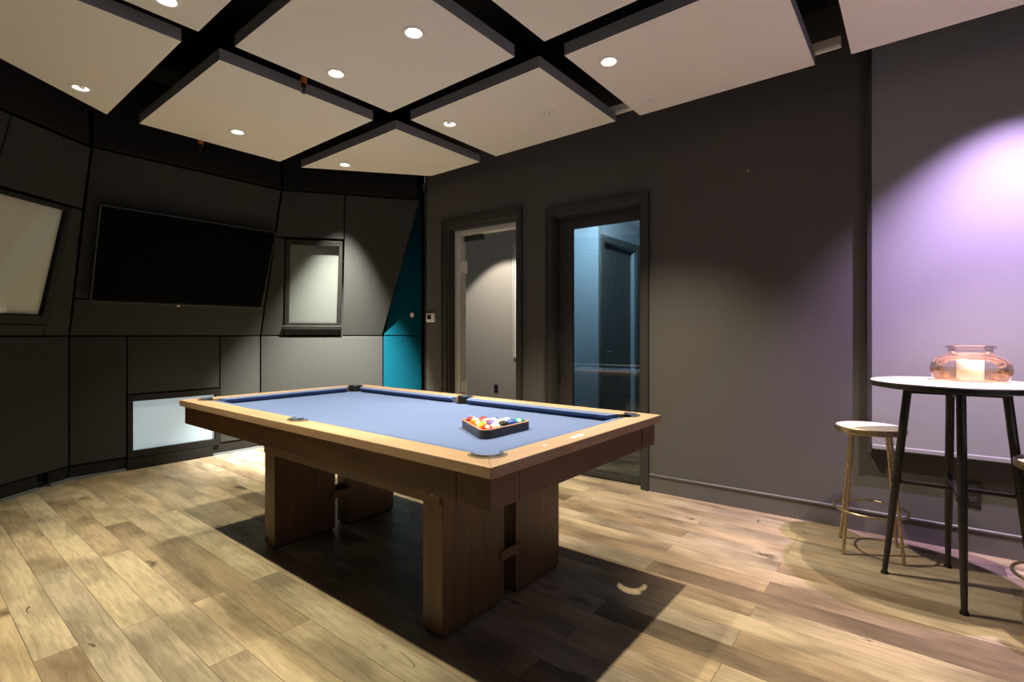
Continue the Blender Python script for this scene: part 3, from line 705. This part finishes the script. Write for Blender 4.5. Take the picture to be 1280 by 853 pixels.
pocket(*pcs['A'], PI*3/4 - g*1.15, PI*3/4 + g*1.15); pocket(*pcs['D'], PI/4 - g*1.15, PI/4 + g*1.15)
pocket(*side['L'], PI - 1.45, PI + 1.45); pocket(*side['R'], -1.45, 1.45)
# aprons with corner blocks
AI = 0.024; AB = 0.65; AT = TZ - 0.038; CB = 0.15
ax0, ax1, ay0, ay1 = TX0+AI, TX1-AI, TY0+AI, TY1-AI
def apron(a, b, mt): 
    m = MB(); m.box(tuple(W(*a)), tuple(W(*b))); m.build('apron', M[mt], pt, bevel=0.002)
apron((ax0+0.002, ay0+CB+0.004, AB), (ax0+0.024, ay1-CB-0.004, AT), 'wy'); apron((ax1-0.024, ay0+CB+0.004, AB), (ax1-0.002, ay1-CB-0.004, AT), 'wy')
apron((ax0+CB+0.004, ay0+0.002, AB), (ax1-CB-0.004, ay0+0.024, AT), 'wx'); apron((ax0+CB+0.004, ay1-0.024, AB), (ax1-CB-0.004, ay1-0.002, AT), 'wx')
for cx, sx in ((ax0, 1), (ax1, -1)):
    for cy, sy in ((ay0, 1), (ay1, -1)):
        L_ = [(0, 0), (CB, 0), (CB, 0.024), (0.024, 0.024), (0.024, CB), (0, CB)]
        m = MB(); m.prism([(cx+sx*u, cy+sy*v) for u, v in L_], AB, AT, W); m.build('corner_block', M['wx'], pt, bevel=0.002)
for x in (1.375, 2.185):
    m = MB(); m.box(tuple(W(x, 1.47, 0.535)), tuple(W(x+0.04, 2.93, AB+0.02))); m.build('beam', M['wy'], pt, bevel=0.003)
for y in (1.49, 2.86):
    m = MB(); m.box(tuple(W(1.22, y, AB)), tuple(W(2.46, y+0.06, BED-0.03))); m.build('cross_beam', M['wx'], pt)
for y0, y1 in ((1.462, 1.578), (2.825, 2.94)):
    for x0, x1 in ((1.385, 1.767), (1.853, 2.215)):
        m = MB(); m.box(tuple(W(x0, y0, 0.012)), tuple(W(x1, y1, AB))); lg = m.build('leg', M['wz'], pt, bevel=0.003)
        m = MB(); m.box(tuple(W(x0+0.012, y0+0.012, 0.0)), tuple(W(x1-0.012, y1-0.012, 0.012))); m.build('plinth', M['black'], lg)
    for a, b in ((y0-0.012, y0), (y1, y1+0.012)):
        m = MB(); m.box(tuple(W(1.735, a, 0.195)), tuple(W(1.885, b, 0.24))); m.build('joining_bar', M['wx'], pt, bevel=0.003)
for x, y, mt in ((1.245, 3.40, 'black'), (1.245, 3.33, 'black'), (1.235, 1.36, 'chrome'), (1.30, 2.90, 'chrome')):
    m = MB(); m.tube([W(x, y, AB+0.01), W(x, y, AB-0.02)], 0.003, 8); m.build('bolt', M[mt], pt)
# inlaid plate on the end rail
m = MB(); m.box(tuple(W(1.72, TY0+0.036, TZ)), tuple(W(1.80, TY0+0.058, TZ+0.001))); m.build('inlay_plate', M['cream'], pt)
m = MB(); m.box(tuple(W(1.53, TY0+0.045, TZ)), tuple(W(1.55, TY0+0.056, TZ+0.001))); m.build('inlay_plate', M['cream'], pt)

# ------------------------------------------------------------------ rack and balls
RC = Vector((1.775, 1.54, BED))
def tri(inr, rr, n=8):
    pts = []
    k = inr - rr                                # inradius of the centre triangle
    for j in range(3):
        a = PI/2 + j*2*PI/3
        cx, cy = 2*k*math.cos(a), 2*k*math.sin(a)
        pts += [(cx + rr*math.cos(a - PI/3 + 2*PI/3*i/n), cy + rr*math.sin(a - PI/3 + 2*PI/3*i/n)) for i in range(n+1)]
    return pts
rk = thing('ball_rack', 'dark triangular rack lying on the blue cloth around the balls', 'ball rack', tuple(RC))
o_, i_ = tri(0.108, 0.034), tri(0.0955, 0.024)
m = MB(); k = len(o_)
for i in range(k): j = (i+1) % k; m.prism([o_[i], o_[j], i_[j], i_[i]], 0.0005, 0.037, lambda a, b, n: Vector((a, b, n)))
bmesh.ops.remove_doubles(m.bm, verts=m.bm.verts, dist=1e-5)
m.build('frame', M['rack'], rk)
m = MB()
for i in range(k): j = (i+1) % k; m.prism([o_[i], o_[j], i_[j], i_[i]], 0.037, 0.040, lambda a, b, n: Vector((a, b, n)))
m.build('top_edge', M['racktop'], rk)
def ball_mat(nm, col, stripe):
    m, nt, b = nmat(nm); N = nt.nodes.new; L = nt.links.new
    tc = N('ShaderNodeTexCoord'); sp = N('ShaderNodeSeparateXYZ'); L(tc.outputs['Object'], sp.inputs[0])
    ab = N('ShaderNodeMath'); ab.operation = 'ABSOLUTE'; L(sp.outputs['Z'], ab.inputs[0])
    lt = N('ShaderNodeMath'); lt.operation = 'LESS_THAN'; lt.inputs[1].default_value = 0.015 if stripe else 1.0; L(ab.outputs[0], lt.inputs[0])
    mx = N('ShaderNodeMix'); mx.data_type = 'RGBA'; L(lt.outputs[0], mx.inputs['Factor']); mx.inputs['A'].default_value = (0.82, 0.78, 0.68, 1); mx.inputs['B'].default_value = (*col, 1)
    gx = N('ShaderNodeMath'); gx.operation = 'ABSOLUTE'; L(sp.outputs['X'], gx.inputs[0])
    gt = N('ShaderNodeMath'); gt.operation = 'GREATER_THAN'; gt.inputs[1].default_value = 0.0262; L(gx.outputs[0], gt.inputs[0])
    m2 = N('ShaderNodeMix'); m2.data_type = 'RGBA'; L(gt.outputs[0], m2.inputs['Factor']); L(mx.outputs['Result'], m2.inputs['A']); m2.inputs['B'].default_value = (0.82, 0.78, 0.68, 1)
    L(m2.outputs['Result'], b.inputs['Base Color']); b.inputs['Roughness'].default_value = 0.12
    return m
BC = {'yellow': (0.80, 0.48, 0.03), 'blue': (0.02, 0.06, 0.36), 'red': (0.62, 0.04, 0.02), 'purple': (0.09, 0.03, 0.22), 'orange': (0.80, 0.22, 0.02), 'green': (0.01, 0.28, 0.20), 'maroon': (0.28, 0.03, 0.03), 'black': (0.012, 0.012, 0.015)}
rows = [  # from the base of the triangle (front edge, left to right) to the apex
 [('red', 0, 'solid red ball at the front left corner of the rack'), ('purple', 1, 'white ball with a purple stripe, second along the front row of the rack'), ('black', 0, 'black ball in the middle of the front row of the rack'), ('blue', 0, 'solid blue ball, fourth along the front row of the rack'), ('green', 0, 'solid green ball at the right corner of the rack')],
 [('yellow', 0, 'solid yellow ball just behind the red ball in the rack'), ('purple', 0, 'solid purple ball behind the striped front ball in the rack'), ('yellow', 1, 'white ball with a yellow stripe behind the black ball'), ('green', 1, 'white ball with a green stripe behind the blue ball')],
 [('orange', 0, 'solid orange ball in the middle of the left edge of the rack'), ('red', 1, 'white ball with a red stripe in the centre of the rack'), ('blue', 1, 'white ball with a blue stripe on the far edge of the rack')],
 [('orange', 1, 'white ball with an orange stripe near the far left tip of the rack'), ('maroon', 0, 'solid maroon ball on the far edge near the tip of the rack')],
 [('maroon', 1, 'white ball with a maroon stripe at the far left tip of the rack')]]
BRAD = 0.0284; bmats = {}
for r, row in enumerate(rows):
    for i, (cn, st, lab) in enumerate(row):
        key = (cn, st)
        if key not in bmats: bmats[key] = ball_mat(('striped_' if st else 'solid_') + cn + '_resin', BC[cn], st)
        m = MB(); bmesh.ops.create_uvsphere(m.bm, u_segments=28, v_segments=16, radius=BRAD)
        x = RC.x + (i - (len(row)-1)/2)*0.0572; y = RC.y - 0.0660 + r*0.0572*math.sqrt(3)/2
        o = m.build('billiard_ball', bmats[key], smooth=True, recenter=False); o.location = (x, y, BED + BRAD + 0.0004)
        o.rotation_euler = (random.uniform(-1.2, 1.2), random.uniform(-1.2, 1.2), random.uniform(0, 6.28))
        tag(o, lab, 'billiard ball', 'racked billiard balls')

# ------------------------------------------------------------------ bar table
BT = Vector((3.205, -0.14, 0)); BH = 0.985
bt = thing('bar_table', 'tall round bar table with pale top and black metal legs', 'bar table', tuple(BT))
m = MB(); m.lathe([(0.0, BH-0.028), (0.330, BH-0.028), (0.335, BH-0.024), (0.335, BH-0.004)], 64, caps=False); m.lathe([(0.335, BH-0.004), (0.330, BH-0.001), (0.0, BH-0.001)], 64, caps=False)
m.build('edge_band', M['steel'], bt, smooth=True)
MB().lathe([(0.0, BH-0.0015), (0.329, BH-0.0015), (0.331, BH)], 64, caps=False).lathe([(0.331, BH), (0.0, BH)], 64, caps=False).build('tabletop', M['tabletop'], bt)
a0 = math.atan2(0.127+0.14, 3.188-3.205)
RF, RTP = 0.272, 0.178
lts = []
for k in range(4):
    a = a0 + k*PI/2 + 0.0
    f = Vector((RF*math.cos(a), RF*math.sin(a), 0.0)); t = Vector((RTP*math.cos(a), RTP*math.sin(a), BH-0.03))
    lts.append((f, t))
    pts = [f + Vector((0, 0, 0.012)), f.lerp(t, 0.3), f.lerp(t, 0.6), t]
    m = MB(); m.tube(pts, [0.0115, 0.016, 0.018, 0.018], 16); lg = m.build('leg', M['steel'], bt, smooth=True)
    m = MB(); m.lathe([(0.0, 0.0), (0.017, 0.0), (0.018, 0.004), (0.013, 0.014)], 16, c=tuple(f)); m.build('foot', M['black'], lg, smooth=True)
    p = f.lerp(t, 0.505); d = (t - f).normalized()*0.012
    m = MB(); m.tube([p - d, p + d], 0.022, 16); m.build('clamp', M['steel'], lg, smooth=True)
def bar(p, q, hw, hh, nm):
    d = (q-p).normalized(); s = d.cross(UP).normalized()
    m = MB(); m.prism([(-hw, -hh), (hw, -hh), (hw, hh), (-hw, hh)], 0, (q-p).length, lambda a, b, n: p + s*a + UP*b + d*n); m.build(nm, M['steel'], bt, bevel=0.002)
for k in range(2):
    f, t = lts[k]; f2, t2 = lts[k+2]
    bar(f.lerp(t, 0.5), f2.lerp(t2, 0.5), 0.012, 0.008 + 0.001*k, 'brace')
    bar(t - Vector((0, 0, 0.02)), t2 - Vector((0, 0, 0.02)), 0.014, 0.014 + 0.001*k, 'top_brace')

# ------------------------------------------------------------------ stools
def stool(loc, rz, label):
    t = thing('bar_stool', label, 'stool', loc, rz, 'stools at the bar table')
    SH = 0.70
    MB().lathe([(0.0, SH), (0.158, SH), (0.166, SH-0.003)], 48, caps=False).lathe([(0.0, SH-0.03), (0.15, SH-0.03)], 48, caps=False).build('seat', M['seat'], t, smooth=True)
    MB().lathe([(0.150, SH-0.033), (0.164, SH-0.033), (0.169, SH-0.028), (0.169, SH-0.004), (0.166, SH-0.001), (0.160, SH-0.001)], 48, caps=False).build('seat_band', M['brass'], t, smooth=True)
    for k in range(4):
        a = k*PI/2
        n = 48; pts = []; rad = []
        for i in range(n+1):
            u = i/n; r = 0.19 + (0.118-0.19)*u
            pts.append((r*math.cos(a), r*math.sin(a), 0.004 + (SH-0.036)*u)); rad.append(0.0085 + 0.0012*math.sin(u*95))
        m = MB(); m.tube(pts, rad, 12); m.build('leg', M['brass'], t, smooth=True)
    pts = [(0.172*math.cos(2*PI*i/48), 0.172*math.sin(2*PI*i/48), 0.235) for i in range(48)]
    m = MB(); m.tube(pts, 0.0065, 10, closed=True); m.build('footrest_ring', M['brass'], t, smooth=True)
    return t
sa = math.atan2(0.362-0.21, 3.585-3.472)
stool((3.470, 0.208, 0), sa, 'brass stool with pale round seat left of the bar table, by the wall')
stool((2.945, -0.478, 0), math.radians(38.7), 'brass stool cut off by the right edge of the photo')

# ------------------------------------------------------------------ glass jar and candle
VC = (3.335, -0.20, BH + 0.0005)
vs = thing('glass_jar', 'round pinkish amber glass jar with a rolled rim on the bar table', 'jar', VC)
prof = [(0.0, 0.0), (0.118, 0.0), (0.137, 0.007), (0.150, 0.028), (0.156, 0.056), (0.152, 0.082), (0.138, 0.104), (0.114, 0.121), (0.092, 0.129), (0.085, 0.136), (0.085, 0.158)]
MB().lathe(prof, 56, caps=False).build('body', M['amber'], vs, smooth=True)
m = MB(); m.tube([(0.089*math.cos(2*PI*i/56), 0.089*math.sin(2*PI*i/56), 0.165) for i in range(56)], 0.0085, 12, closed=True); m.build('rim', M['amber'], vs, smooth=True)
MB().lathe([(r-0.003, z+0.002) for r, z in prof[1:5]], 56, caps=False).build('refraction_tint_cup', M['refrtint'], vs, smooth=True)  # inner cup added; its tint imitates the lit table refracted in the jar
cn = thing('pillar_candle', 'ivory pillar candle standing inside the glass jar', 'candle', (VC[0], VC[1], VC[2] + 0.0015))
MB().lathe([(0.0, 0.0), (0.049, 0.0), (0.051, 0.003), (0.051, 0.094), (0.048, 0.098), (0.030, 0.094), (0.0, 0.092)], 40, caps=False).build('wax', M['candle'], cn, smooth=True)
m = MB(); m.tube([(0, 0, 0.092), (0.001, 0, 0.104)], 0.0012, 6); m.build('wick', M['black'], cn)
